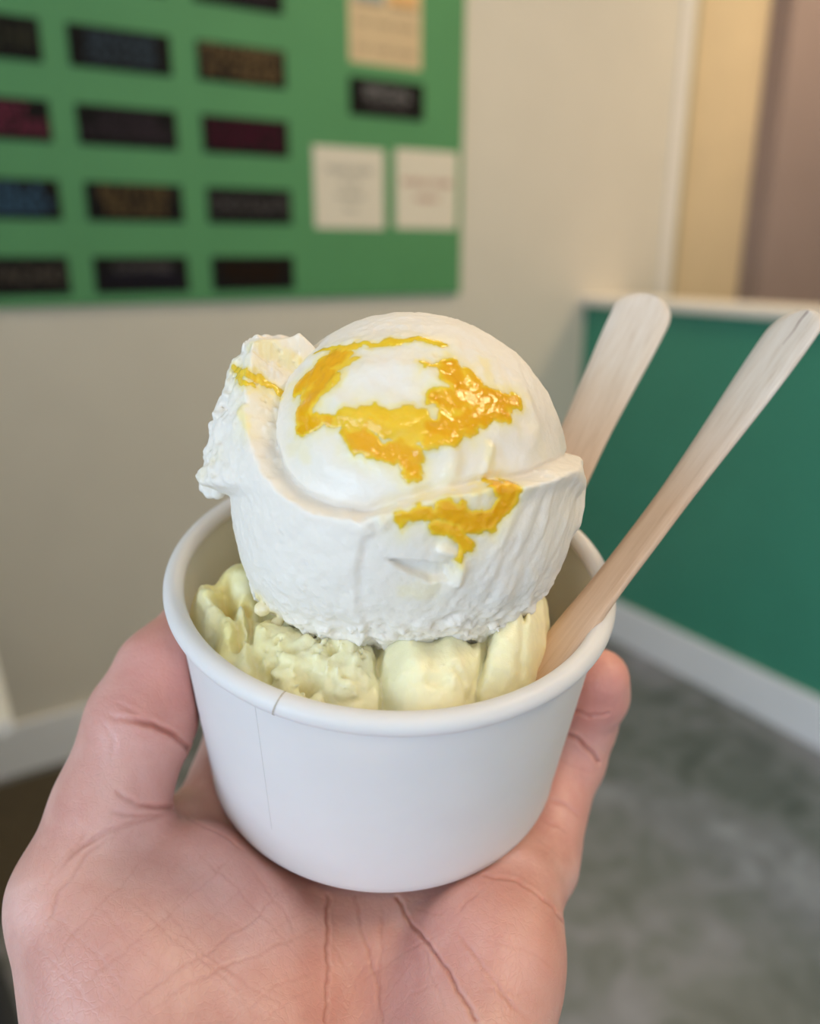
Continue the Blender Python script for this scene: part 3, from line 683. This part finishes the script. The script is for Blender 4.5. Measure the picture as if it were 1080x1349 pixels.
wob = np.stack([fbm((V - SCC) / 2.6, 3, 101), fbm((V - SCC) / 2.6, 3, 131)], -1) * 1.5 + np.stack([fbm((V - SCC) / .9, 2, 201), fbm((V - SCC) / .9, 2, 231)], -1) * 0.5
tint = np.zeros(len(V)); front = D @ e0 > -0.1
for L, r_, a in ST_:
    q, _ = pl_dist(C2[front] + wob[front], PX(*L)); t = a * (1 - sstep(r_ * 0.4, r_ * 1.5 + 0.7, q)); tint[front] = np.maximum(tint[front], t)
halo = np.zeros(len(V))
for L, r_, a in ST_:
    q, _ = pl_dist(C2[front] + wob[front], PX(*L)); halo[front] = np.maximum(halo[front], a * np.exp(-(np.maximum(q - r_, 0) / 2.6) ** 2))
tt = np.clip(np.maximum(tint * 1.0, halo * 0.42 * (0.6 + 0.6 * fbm((V - SCC) / 3.0, 2, 303))), 0, 1)
dryv = np.clip(dry * (1 - halo) + 0.25, 0, 1)
SCw = MC @ Vector(SCC / 1000.0)
MSC = MC @ Matrix.Translation(Vector(SCC / 1000.0))
scoop = empty('ice_cream_scoop', MSC, 'round white scoop of ice cream streaked with yellow mango sauce, on top', 'ice cream')
me = mesh_np('scoop_body', (V - SCC) / 1000.0, Q); set_attr(me, 'tint', tt); set_attr(me, 'dry', dryv)
link('scoop_body', me, m_ice, scoop)
# sauce: a wet film with thickness over the marked faces
NV = normals(V, Q); ft = tint[Q].max(1); keep = ft > 0.5; Qk = Q[keep]; used = np.unique(Qk); remap = np.full(len(V), -1); remap[used] = np.arange(len(used))
lift = (-0.16 + 0.42 * sstep(0.5, 0.92, tint)) * (0.8 + 0.6 * fbm((V - SCC) / 1.3, 2, 404))
Vs = smooth_v(V, Q, 1, 0.5)
Vk = (Vs + NV * lift[:, None])[used]
me = mesh_np('mango_sauce', (Vk - SCC) / 1000.0, remap[Qk]); set_attr(me, 'tint', tint[used]); 
link('mango_sauce', me, m_sauce, scoop)

# ------------------------------------------------------------------ lower ice cream in the cup (cup frame, mm)
hL = 0.5
lf = Field((-46, -46, 8), (46, 46, 58), hL)
lob = []      # centre, radii, axis rotation about w
def lobe(px, py, wp, rad, rot=0): c = PW(px, py, wp); c[2] = wp - rad[2] * 0.9; lob.append((c, rad, rot))
lobe(276, 800, 51.5, (5.0, 15, 22), 24)
lobe(312, 826, 52.0, (6.0, 17, 24), -4)
lobe(345, 846, 52.0, (6.5, 15, 24), -12)
lobe(395, 858, 53.0, (11, 15, 26), -8)
lobe(450, 866, 53.0, (12, 15, 26), 6)
lobe(540, 862, 53.5, (10.5, 19, 26), 14)
lobe(592, 866, 53.0, (8.5, 17, 26), -4)
lobe(668, 828, 54.5, (8.5, 18, 28), -24)
lobe(700, 800, 53.0, (6, 14, 26), -12)
lobe(318, 764, 53.0, (8, 13, 24), 10)
lob.append((np.array([-4., 6., 22.]), (37, 34, 24), 0)); lob.append((np.array([-4., -8., 34.5]), (35, 24, 22.0), 0))
LG = np.stack(np.meshgrid(*lf.ax, indexing='ij'), -1).astype(np.float32)
Fl = lf.F
for c, r_, ro in lob:
    ca, sa = math.cos(R_(ro)), math.sin(R_(ro)); q = LG - c.astype(np.float32)
    x = (q[..., 0] * ca + q[..., 1] * sa) / r_[0]; y = (-q[..., 0] * sa + q[..., 1] * ca) / r_[1]; z = q[..., 2] / r_[2]
    k0 = np.sqrt(x * x + y * y + z * z); dd = (k0 - 1) * min(r_[0], r_[1], r_[2])
    Fl = smin(Fl, dd, 1.2)
band = np.abs(Fl) < 4
Pb = LG[band].astype(float)
crumb = sstep(-27, -19, Pb[:, 0]) * (1 - sstep(-6, 2, Pb[:, 0]))
Fl[band] += -(0.55 * fbm(Pb / 7, 2, 11) + (0.22 + 1.0 * crumb) * np.maximum(fbm(Pb / 2.4, 3, 15), -0.25) + (0.08 + 0.22 * crumb) * fbm(Pb / 0.9, 2, 19)).astype(np.float32)
# smear hollows on the crumbly part
bd_ = np.abs(Fl) < 5; PB_ = LG[bd_].astype(float); wq = PB_[:, :2] + np.stack([fbm(PB_ / 3.5, 2, 88), fbm(PB_ / 3.5, 2, 99)], -1) * 0.8; add = np.zeros(len(PB_))
for L_, a_, wd in ((((496, 850), (503, 890), (516, 930)), 2.0, .8), (((644, 842), (634, 880), (618, 924)), 2.2, .8), (((322, 795), (334, 850), (350, 910)), 1.6, .9), (((296, 770), (306, 800), (316, 850)), 1.4, .9), (((415, 895), (440, 925)), 1.2, .7), (((566, 905), (600, 890), (625, 905)), .8, .6), (((690, 800), (684, 850), (690, 880)), .9, .6)):
    d_, _ = pl_dist(wq, np.array([PW(*p_, 52.5)[:2] for p_ in L_])); add += a_ * 0.62 * (0.8 + 0.5 * fbm(PB_ / 6, 2, 44)) * np.exp(-(d_ / wd) ** 2)
for (px, py, r_, a_) in ((405, 898, 1.4, 2.0), (385, 868, 1.0, 1.5), (296, 788, 1.6, 2.2), (436, 866, 1.1, 1.5), (360, 880, .9, 1.2), (455, 895, .8, 1.0)):
    add += a_ * np.exp(-(np.linalg.norm(wq - PW(px, py, 52.5)[:2], axis=1) / r_) ** 2)
Fl[bd_] += add.astype(np.float32)
rin = (wall_r(LG[..., 2] / 1000.0) * 1000 - 0.9)
cyl = np.hypot(LG[..., 0], LG[..., 1]) - rin
scf = RC.T @ (SCC / 1000.0 - CUP_B) * 1000; Fl = smax(Fl, 32.3 - np.linalg.norm(LG - scf.astype(np.float32), axis=-1), 0.8)
Fl = smax(Fl, cyl, 0.5); Fl = np.maximum(Fl, 9.5 - LG[..., 2])
V, Q = surface_nets(Fl.astype(np.float32), lf.lo, hL); V = smooth_v(V, Q, 1, 0.4)
yl = np.clip(0.55 * sstep(0, -38, V[:, 0]) * sstep(-0.6, 0.6, fbm(V / 5, 2, 5) + 0.2) + 0.5 * sstep(45, 38, V[:, 2]), 0, 0.6)
low = empty('lemon_ice_cream', MCUP @ Matrix.Translation((0, 0, 0.0095)), 'pale yellow ice cream filling the cup beneath the white scoop', 'ice cream')
V[:, 2] -= 9.5
me = mesh_np('ice_cream_mass', V / 1000.0, Q); set_attr(me, 'tint', yl); set_attr(me, 'dry', np.full(len(V), 0.45))
link('ice_cream_mass', me, m_ice2, low)

# ------------------------------------------------------------------ wooden spoons
def spoon(name_label, tip, foot, face, L=0.098, bend=0.003, waist=0.0042, bowl=0.0092, head=0.0068, split=False):
    """tip = rounded handle end, foot = point along the spoon inside the cup (camera frame, metres); face = direction the flat side looks"""
    tip = np.array(tip); foot = np.array(foot); X = (foot - tip) / np.linalg.norm(foot - tip)
    Z = np.array(face) - (np.array(face) @ X) * X; Z /= np.linalg.norm(Z); Y = np.cross(Z, X)
    M = MC @ Matrix(((X[0], Y[0], Z[0], tip[0]), (X[1], Y[1], Z[1], tip[1]), (X[2], Y[2], Z[2], tip[2]), (0, 0, 0, 1)))
    sp = tag(bpy.data.objects.new('wooden_spoon', None), name_label, 'spoon', 'wooden spoons stuck in the cup'); COL.objects.link(sp); sp.matrix_world = M
    n = 90; th = 0.00065; V = []; Q = []
    xs = L * (0.5 - 0.5 * np.cos(np.linspace(0, PI, n)))
    def hw(x):
        u = x / L
        b = head - (head - waist) * sstep(0.06, 0.55, u) + (bowl - waist) * sstep(0.68, 0.88, u)
        if x < head: b = min(b, math.sqrt(max(1e-8, head ** 2 - (head - x) ** 2)))
        e = L - x
        if e < bowl: b = min(b, math.sqrt(max(1e-8, bowl ** 2 - (bowl - e) ** 2)))
        return float(b)
    sec = [(-1, -.55), (-1, .55), (-.97, 1), (-.5, 1), (0, 1), (.5, 1), (.97, 1), (1, .55), (1, -.55), (.97, -1), (.5, -1), (0, -1), (-.5, -1), (-.97, -1)]
    for x in xs:
        b = hw(x); z0 = bend * math.sin(PI * min(1, x / (L * 0.8))) - bend * 0.4 * sstep(0.55, 1, x / L)
        for a, c in sec: V.append((x, b * a, z0 + th * c))
    m = len(sec)
    for i in range(n - 1):
        for k in range(m): l = (k + 1) % m; Q.append((i * m + k, i * m + l, i * m + m + l, i * m + m + k))
    me = mesh_np('spoon_body', V, Q)
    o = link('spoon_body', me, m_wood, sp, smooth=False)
    if split:
        pts = [(0.0006, 0.0012), (0.0035, 0.0008), (0.007, 0.0010), (0.011, 0.0006)]
        V = []; Q = []
        for i, (x, y) in enumerate(pts):
            z0 = bend * math.sin(PI * x / (L * 0.8)) + th; wd = 0.00018 * (1 - i / 3.3)
            for a, c in ((-1, -.0001), (1, -.0001), (1, .00006), (-1, .00006)): V.append((x, y + a * wd, z0 + c))
        for i in range(3):
            for k in range(4): Q.append((i * 4 + k, i * 4 + (k + 1) % 4, i * 4 + 4 + (k + 1) % 4, i * 4 + 4 + k))
        Q.append((0, 1, 2, 3))
        link('grain_split', mesh_np('grain_split', V, Q), m_split, sp, smooth=False)
    return sp
t1 = K(1061, 411, 0.184); f1 = K(719, 880, 0.1600)
dirn = (f1 - t1) / np.linalg.norm(f1 - t1); toc = -(t1 + f1) / 2; toc /= np.linalg.norm(toc)
perp = np.cross(dirn, toc); perp /= np.linalg.norm(perp)
if perp[0] < 0: perp = -perp                              # lower right side in view
ph = R_(48); bdir = perp * math.cos(ph) + np.cross(perp, dirn) * 0
nrm = toc - (toc @ dirn) * dirn; nrm /= np.linalg.norm(nrm)
face1 = nrm * math.cos(ph) - perp * math.sin(ph)
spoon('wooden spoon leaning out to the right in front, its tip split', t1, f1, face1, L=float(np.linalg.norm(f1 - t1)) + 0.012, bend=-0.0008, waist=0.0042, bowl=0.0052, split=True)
t2 = K(857, 390, 0.216); f2 = K(716, 684, 0.1895)
dirn = (f2 - t2) / np.linalg.norm(f2 - t2); toc = -(t2 + f2) / 2; toc /= np.linalg.norm(toc); perp = np.cross(dirn, toc); perp /= np.linalg.norm(perp)
if perp[0] < 0: perp = -perp
nrm = toc - (toc @ dirn) * dirn; nrm /= np.linalg.norm(nrm)
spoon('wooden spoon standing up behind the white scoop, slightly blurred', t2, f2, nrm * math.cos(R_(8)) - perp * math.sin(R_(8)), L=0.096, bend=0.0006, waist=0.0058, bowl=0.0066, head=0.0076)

# ------------------------------------------------------------------ the hand (left hand, palm up), camera frame mm
def KM(px, py, d): return K(px, py, d / 1000.0) * 1000
def CM(u, v, w): return c2k(u, v, w) * 1000
lo = np.array([-98, 95, -225]); hi = np.array([62, 275, 12])
hf = Field(lo, hi, 0.78)
def chain(Fo, pts, k, mode_k=None):
    """pts: list of (xyz, radius); local smooth union into an array copy, then merged"""
    P0 = np.array([p for p, r in pts]); Rm = max(r for p, r in pts) + 8
    sl, G = hf.sl(P0.min(0) - Rm, P0.max(0) + Rm)
    d = None
    for (a, ra), (b, rb) in zip(pts[:-1], pts[1:]):
        q = cone_d(G, a, b, ra, rb); d = q if d is None else smin(d, q, k)
    return sl, d
def merge(sl, d, k):
    hf.F[sl] = smin(hf.F[sl], d, k)
def ell(c, r, axes=None):
    c = np.array(c, np.float32); r = np.array(r, np.float32); Rm = r.max() + 8
    sl, G = hf.sl(c - Rm, c + Rm); q = G - c
    if axes is not None: q = q @ np.array(axes, np.float32).T
    k0 = np.linalg.norm(q / r, axis=-1); k1 = np.linalg.norm(q / (r * r), axis=-1)
    return sl, k0 * (k0 - 1) / np.maximum(k1, 1e-6)
WR = np.array([-20., 134., -138.])                        # wrist centre
MCPi, MCPm, MCPr, MCPp = CM(-36, -4, -13.5), CM(-14, 0, -15), CM(8, -1, -15), CM(29, -8, -14)
# palm: metacarpals fanning from the wrist
for mc, off, r0, r1 in ((MCPi, -16, 13, 11.5), (MCPm, -5, 14, 12), (MCPr, 6, 14, 11.5), (MCPp, 17, 13, 10.5)):
    sl, d = chain(None, [(WR + np.array([off, 2, 4]), r0), (mc, r1)], 4); merge(sl, d, 10)
# thenar and hypothenar pads
sl, d = chain(None, [(KM(215, 1420, 149), 17), (KM(190, 1250, 163), 17.5), (KM(250, 1165, 172), 13)], 8); merge(sl, d, 10)
sl, d = chain(None, [(KM(330, 1400, 152), 15), (KM(330, 1235, 168), 13)], 8); merge(sl, d, 9)
sl, d = chain(None, [(KM(610, 1420, 149), 15), (KM(640, 1270, 166), 14.5), (KM(675, 1175, 179), 11.5)], 8); merge(sl, d, 7)
# web between thumb and index finger
sl, d = chain(None, [(KM(110, 1165, 172), 10.5), (KM(215, 1110, 187), 8.5), (KM(285, 1085, 205), 9)], 6); merge(sl, d, 8)
# thumb
sl, d = chain(None, [(KM(170, 1420, 152), 17), (KM(108, 1185, 166), 14.2), (KM(146, 1060, 173), 11.8), (KM(186, 950, 179), 11.6), (KM(222, 885, 184), 11.2), (KM(250, 838, 190), 8.8)], 3); merge(sl, d, 5)
# wrist and forearm
sl, d = chain(None, [(WR + np.array([-12, 4, 4]), 18), (WR + np.array([-6, -22, -50]), 17), (WR + np.array([-4, -34, -82]), 19)], 6); merge(sl, d, 14)
sl, d = chain(None, [(WR + np.array([14, 4, 4]), 17), (WR + np.array([16, -22, -50]), 17), (WR + np.array([18, -34, -82]), 19)], 6); merge(sl, d, 14)
PALM = hf.F.copy()
FING = [
 [(MCPi, 10.5), (CM(-41, 30, -8), 9.5), (CM(-38, 39, 1), 9.0), (CM(-28, 47, 18), 8.3), (CM(-19, 50.5, 31), 7.2)],
 [(MCPm, 10.5), (CM(-13, 40, -10), 9.6), (CM(-11, 51, 1), 9.2), (CM(-4, 54, 22), 8.4), (CM(-1, 55, 35), 7.3)],
 [(MCPr, 10.5), (CM(12, 38, -10), 9.4), (CM(14, 50, 0), 9.0), (CM(17, 51, 19), 8.2), (CM(17, 52, 31), 7.2)],
 [(KM(705, 1135, 190), 10.5), (KM(726, 1060, 199), 8.6), (KM(752, 1000, 204), 8.4), (KM(768, 955, 203), 7.9), (KM(784, 915, 197), 7.7), (KM(789, 893, 193), 7.2)]]
res = hf.F
for pts in FING:
    sl, d = chain(None, pts, 2.5)
    hf.F[sl] = np.minimum(hf.F[sl], smin(PALM[sl], d, 6))
hf.F[:] = hf.F
# press the cup into the flesh
sl, G = hf.sl(CM(0, 0, 25) - 75, CM(0, 0, 25) + 75)
q = ((G.astype(np.float32) - (CUP_B * 1000).astype(np.float32)) @ RC.astype(np.float32))
rc_ = np.hypot(q[..., 0], q[..., 1]) - (wall_r(q[..., 2] / 1000.0) * 1000 + 0.25)
dc_ = np.maximum(np.maximum(rc_, -0.25 - q[..., 2]), q[..., 2] - 53.5)
rimd = np.hypot(np.hypot(q[..., 0], q[..., 1]) - RR * 1000, q[..., 2] - (HC * 1000 - 2.1)) - 2.5
dc_ = np.minimum(dc_, rimd)
hf.F[sl] = smax(hf.F[sl], -dc_, 1.0)
V, Q = surface_nets(hf.F, hf.lo, hf.h)
V = smooth_v(V, Q, 3, 0.5)
V, Q = subdivide(V, Q); V = smooth_v(V, Q, 2, 0.5)
NV = normals(V, Q)
# gentle lumpiness of flesh
V = V + NV * (0.35 * fbm(V / 14, 2, 8))[:, None]
bv = BVHTree.FromPolygons([Vector(v) for v in V], [tuple(q) for q in Q.tolist()])
def hit(px, py):
    d_ = Vector(((px - CX) / F, 1, -(py - CY) / F)).normalized()
    return bv.ray_cast(Vector((0, 0, 0)), d_)
# creases: polylines laid on the palm, (points, depth mm, width mm, colour, fade at the ends)
CR = [([(432, 1180), (431, 1230), (432, 1290), (428, 1349)], .60, .42, .75, 0),
      ([(468, 1182), (478, 1230), (493, 1280), (505, 1349)], .32, .34, .5, 0), ([(503, 1184), (504, 1225), (500, 1270), (497, 1349)], .22, .32, .35, 1),
      ([(522, 1182), (548, 1225), (583, 1268), (605, 1305), (628, 1349)], .50, .38, .7, 0), ([(556, 1236), (570, 1290), (597, 1349)], .15, .3, .25, 1),
      ([(600, 1222), (628, 1262), (662, 1310), (700, 1349)], .22, .34, .32, 1), ([(640, 1153), (672, 1158), (700, 1171), (730, 1198), (752, 1232)], .50, .48, .6, 0), ([(598, 1205), (618, 1185), (650, 1163)], .22, .34, .25, 1),
      ([(470, 1300), (520, 1262), (560, 1240), (600, 1222)], .12, .3, .25, 1), ([(500, 1320), (535, 1280), (545, 1250)], .10, .3, .2, 1), ([(437, 1240), (470, 1300)], .08, .3, .15, 1), ([(620, 1300), (680, 1310), (720, 1300)], .08, .3, .12, 1),
      ([(510, 1349), (540, 1310), (585, 1290)], .1, .3, .2, 1), ([(545, 1195), (580, 1205), (600, 1190)], .1, .3, .2, 1), ([(450, 1349), (470, 1290), (520, 1225)], .08, .3, .15, 1),
      ([(132, 934), (152, 946), (178, 950), (203, 955), (230, 970), (256, 996)], 1.3, .55, .95, 2), ([(150, 922), (180, 940), (215, 958)], .2, .5, .2, 1), ([(132, 948), (150, 975), (145, 1005)], .15, .5, .12, 1),
      ([(165, 1052), (185, 1062), (208, 1066), (238, 1062)], .8, .5, .65, 2), ([(150, 1040), (165, 1052), (185, 1062)], .4, .5, .4, 1), ([(140, 1066), (180, 1077), (215, 1072), (236, 1066)], .3, .45, .35, 1), ([(236, 1066), (252, 1080), (290, 1098), (330, 1128)], .25, .5, .35, 1),
      ([(235, 1068), (190, 1082), (145, 1095), (98, 1122), (62, 1165)], .35, .5, .42, 1), ([(170, 1086), (115, 1126), (80, 1172), (52, 1240)], .25, .42, .32, 1), ([(200, 1076), (150, 1090), (110, 1112), (80, 1140)], .22, .4, .28, 1), ([(120, 1090), (80, 1135), (50, 1180)], .15, .4, .2, 1),
      ([(205, 1118), (150, 1175), (95, 1230), (55, 1300)], .14, .32, .26, 1), ([(325, 1112), (252, 1180), (160, 1256), (85, 1320)], .12, .3, .22, 1),
      ([(395, 1152), (330, 1215), (280, 1250), (190, 1310), (150, 1349)], .15, .3, .28, 1), ([(425, 1218), (380, 1240), (300, 1272), (225, 1310), (180, 1349)], .18, .3, .28, 1),
      ([(250, 1112), (312, 1170), (370, 1232), (420, 1292)], .12, .3, .2, 1), ([(155, 1170), (222, 1230), (290, 1282), (350, 1349)], .10, .3, .17, 1), ([(205, 1180), (262, 1250), (330, 1300), (400, 1340)], .09, .3, .16, 1), ([(325, 1132), (352, 1175), (375, 1200), (395, 1242)], .15, .34, .25, 1),
      ([(60, 1200), (120, 1250), (180, 1330)], .08, .3, .13, 1), ([(40, 1240), (100, 1300), (130, 1349)], .08, .3, .12, 1), ([(300, 1349), (360, 1300), (427, 1275)], .10, .3, .16, 1),
      ([(280, 1140), (230, 1190), (200, 1240)], .07, .28, .13, 1), ([(350, 1140), (300, 1190), (240, 1240)], .07, .28, .13, 1), ([(410, 1190), (360, 1225), (330, 1280)], .07, .28, .14, 1), ([(230, 1130), (290, 1200), (330, 1235)], .06, .28, .12, 1), ([(270, 1290), (330, 1330), (350, 1349)], .06, .28, .12, 1), ([(120, 1180), (170, 1240), (230, 1290)], .06, .28, .1, 1), ([(345, 1349), (390, 1310), (428, 1300)], .07, .28, .12, 1),
      ([(746, 966), (768, 980), (792, 1006)], 1.0, .48, .85, 0), ([(752, 934), (776, 945), (806, 938)], .9, .48, .8, 0), ([(718, 1050), (745, 1062), (770, 1080)], .35, .5, .4, 1), ([(712, 1077), (735, 1087), (758, 1102)], .2, .4, .25, 1),
      ([(700, 1100), (740, 1130), (765, 1140)], .08, .4, .15, 1), ([(640, 1240), (690, 1250), (750, 1290)], .08, .34, .15, 1), ([(735, 1000), (760, 1015), (785, 1020)], .12, .4, .2, 1)]
dep = np.zeros(len(V)); cre = np.zeros(len(V))
for L, a, w_, cc, fe in CR:
    pts = []
    L = [np.array(p, float) for p in L]
    for p, q in zip(L[:-1], L[1:]):
        n = max(2, int(np.linalg.norm(q - p) / 5))
        for i in range(n):
            x = p + (q - p) * i / n; x = x + np.array([math.sin(x[1] * .13 + a * 9) + .6 * math.sin(x[1] * .37 + w_ * 50), math.cos(x[0] * .11 + a * 7) + .6 * math.cos(x[0] * .31 + cc * 30)]) * (1.3 if w_ < 0.5 else 0.5)
            h_ = hit(*x)
            if h_[0] is not None: pts.append(np.array(h_[0]))
    if len(pts) < 2: continue
    pts = np.array(pts); lo_, hi_ = pts.min(0) - 4, pts.max(0) + 4
    m = np.where(((V > lo_) & (V < hi_)).all(1))[0]; best = np.full(len(m), 1e9); par = np.zeros(len(m))
    for i in range(len(pts) - 1):
        p, q = pts[i], pts[i + 1]
        if np.linalg.norm(q - p) > 5: continue
        ab = q - p; t = np.clip((V[m] - p) @ ab / (ab @ ab + 1e-9), 0, 1); d_ = np.linalg.norm(V[m] - p - t[:, None] * ab, axis=1)
        u = d_ < best; best[u] = d_[u]; par[u] = ((i + t) / (len(pts) - 1))[u]
    fade = sstep(0, 0.2, par) * sstep(1, 0.75, par) * 0.9 + 0.1 if fe == 1 else (sstep(0, 0.6, par) if fe == 2 else np.ones(len(m)))
    fade = fade * (0.75 + 0.35 * vnoise(V[m] / 5, 12))
    dep[m] += -a * np.exp(-(best / w_) ** 2) * fade + 0.22 * a * np.exp(-((best - w_ * 2.2) / (w_ * 1.2)) ** 2) * fade
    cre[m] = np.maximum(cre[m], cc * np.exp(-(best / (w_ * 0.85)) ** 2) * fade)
V = V + NV * dep[:, None]
# flushed fingertips and pad
def near(c, r): return np.exp(-(np.linalg.norm(V - c, axis=1) / r) ** 2)
flush = 0.55 * near(KM(225, 890, 175), 16) + 0.55 * near(KM(785, 900, 190), 14) + 0.25 * near(KM(740, 1040, 190), 14) + 0.22 * near(KM(680, 1230, 160), 16) + 0.2 * near(KM(180, 1060, 165), 10) + 0.18 * near(KM(320, 1170, 160), 14) + 0.15 * near(KM(470, 1280, 160), 14)
og = WR / 1000.0
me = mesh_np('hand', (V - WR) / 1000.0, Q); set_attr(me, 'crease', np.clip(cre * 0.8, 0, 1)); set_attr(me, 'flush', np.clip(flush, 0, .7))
hand = link('hand', me, m_skin, None, MC @ Matrix.Translation(Vector(og)))
tag(hand, 'open left hand, palm up, thumb and fingers holding the paper cup', 'hand')
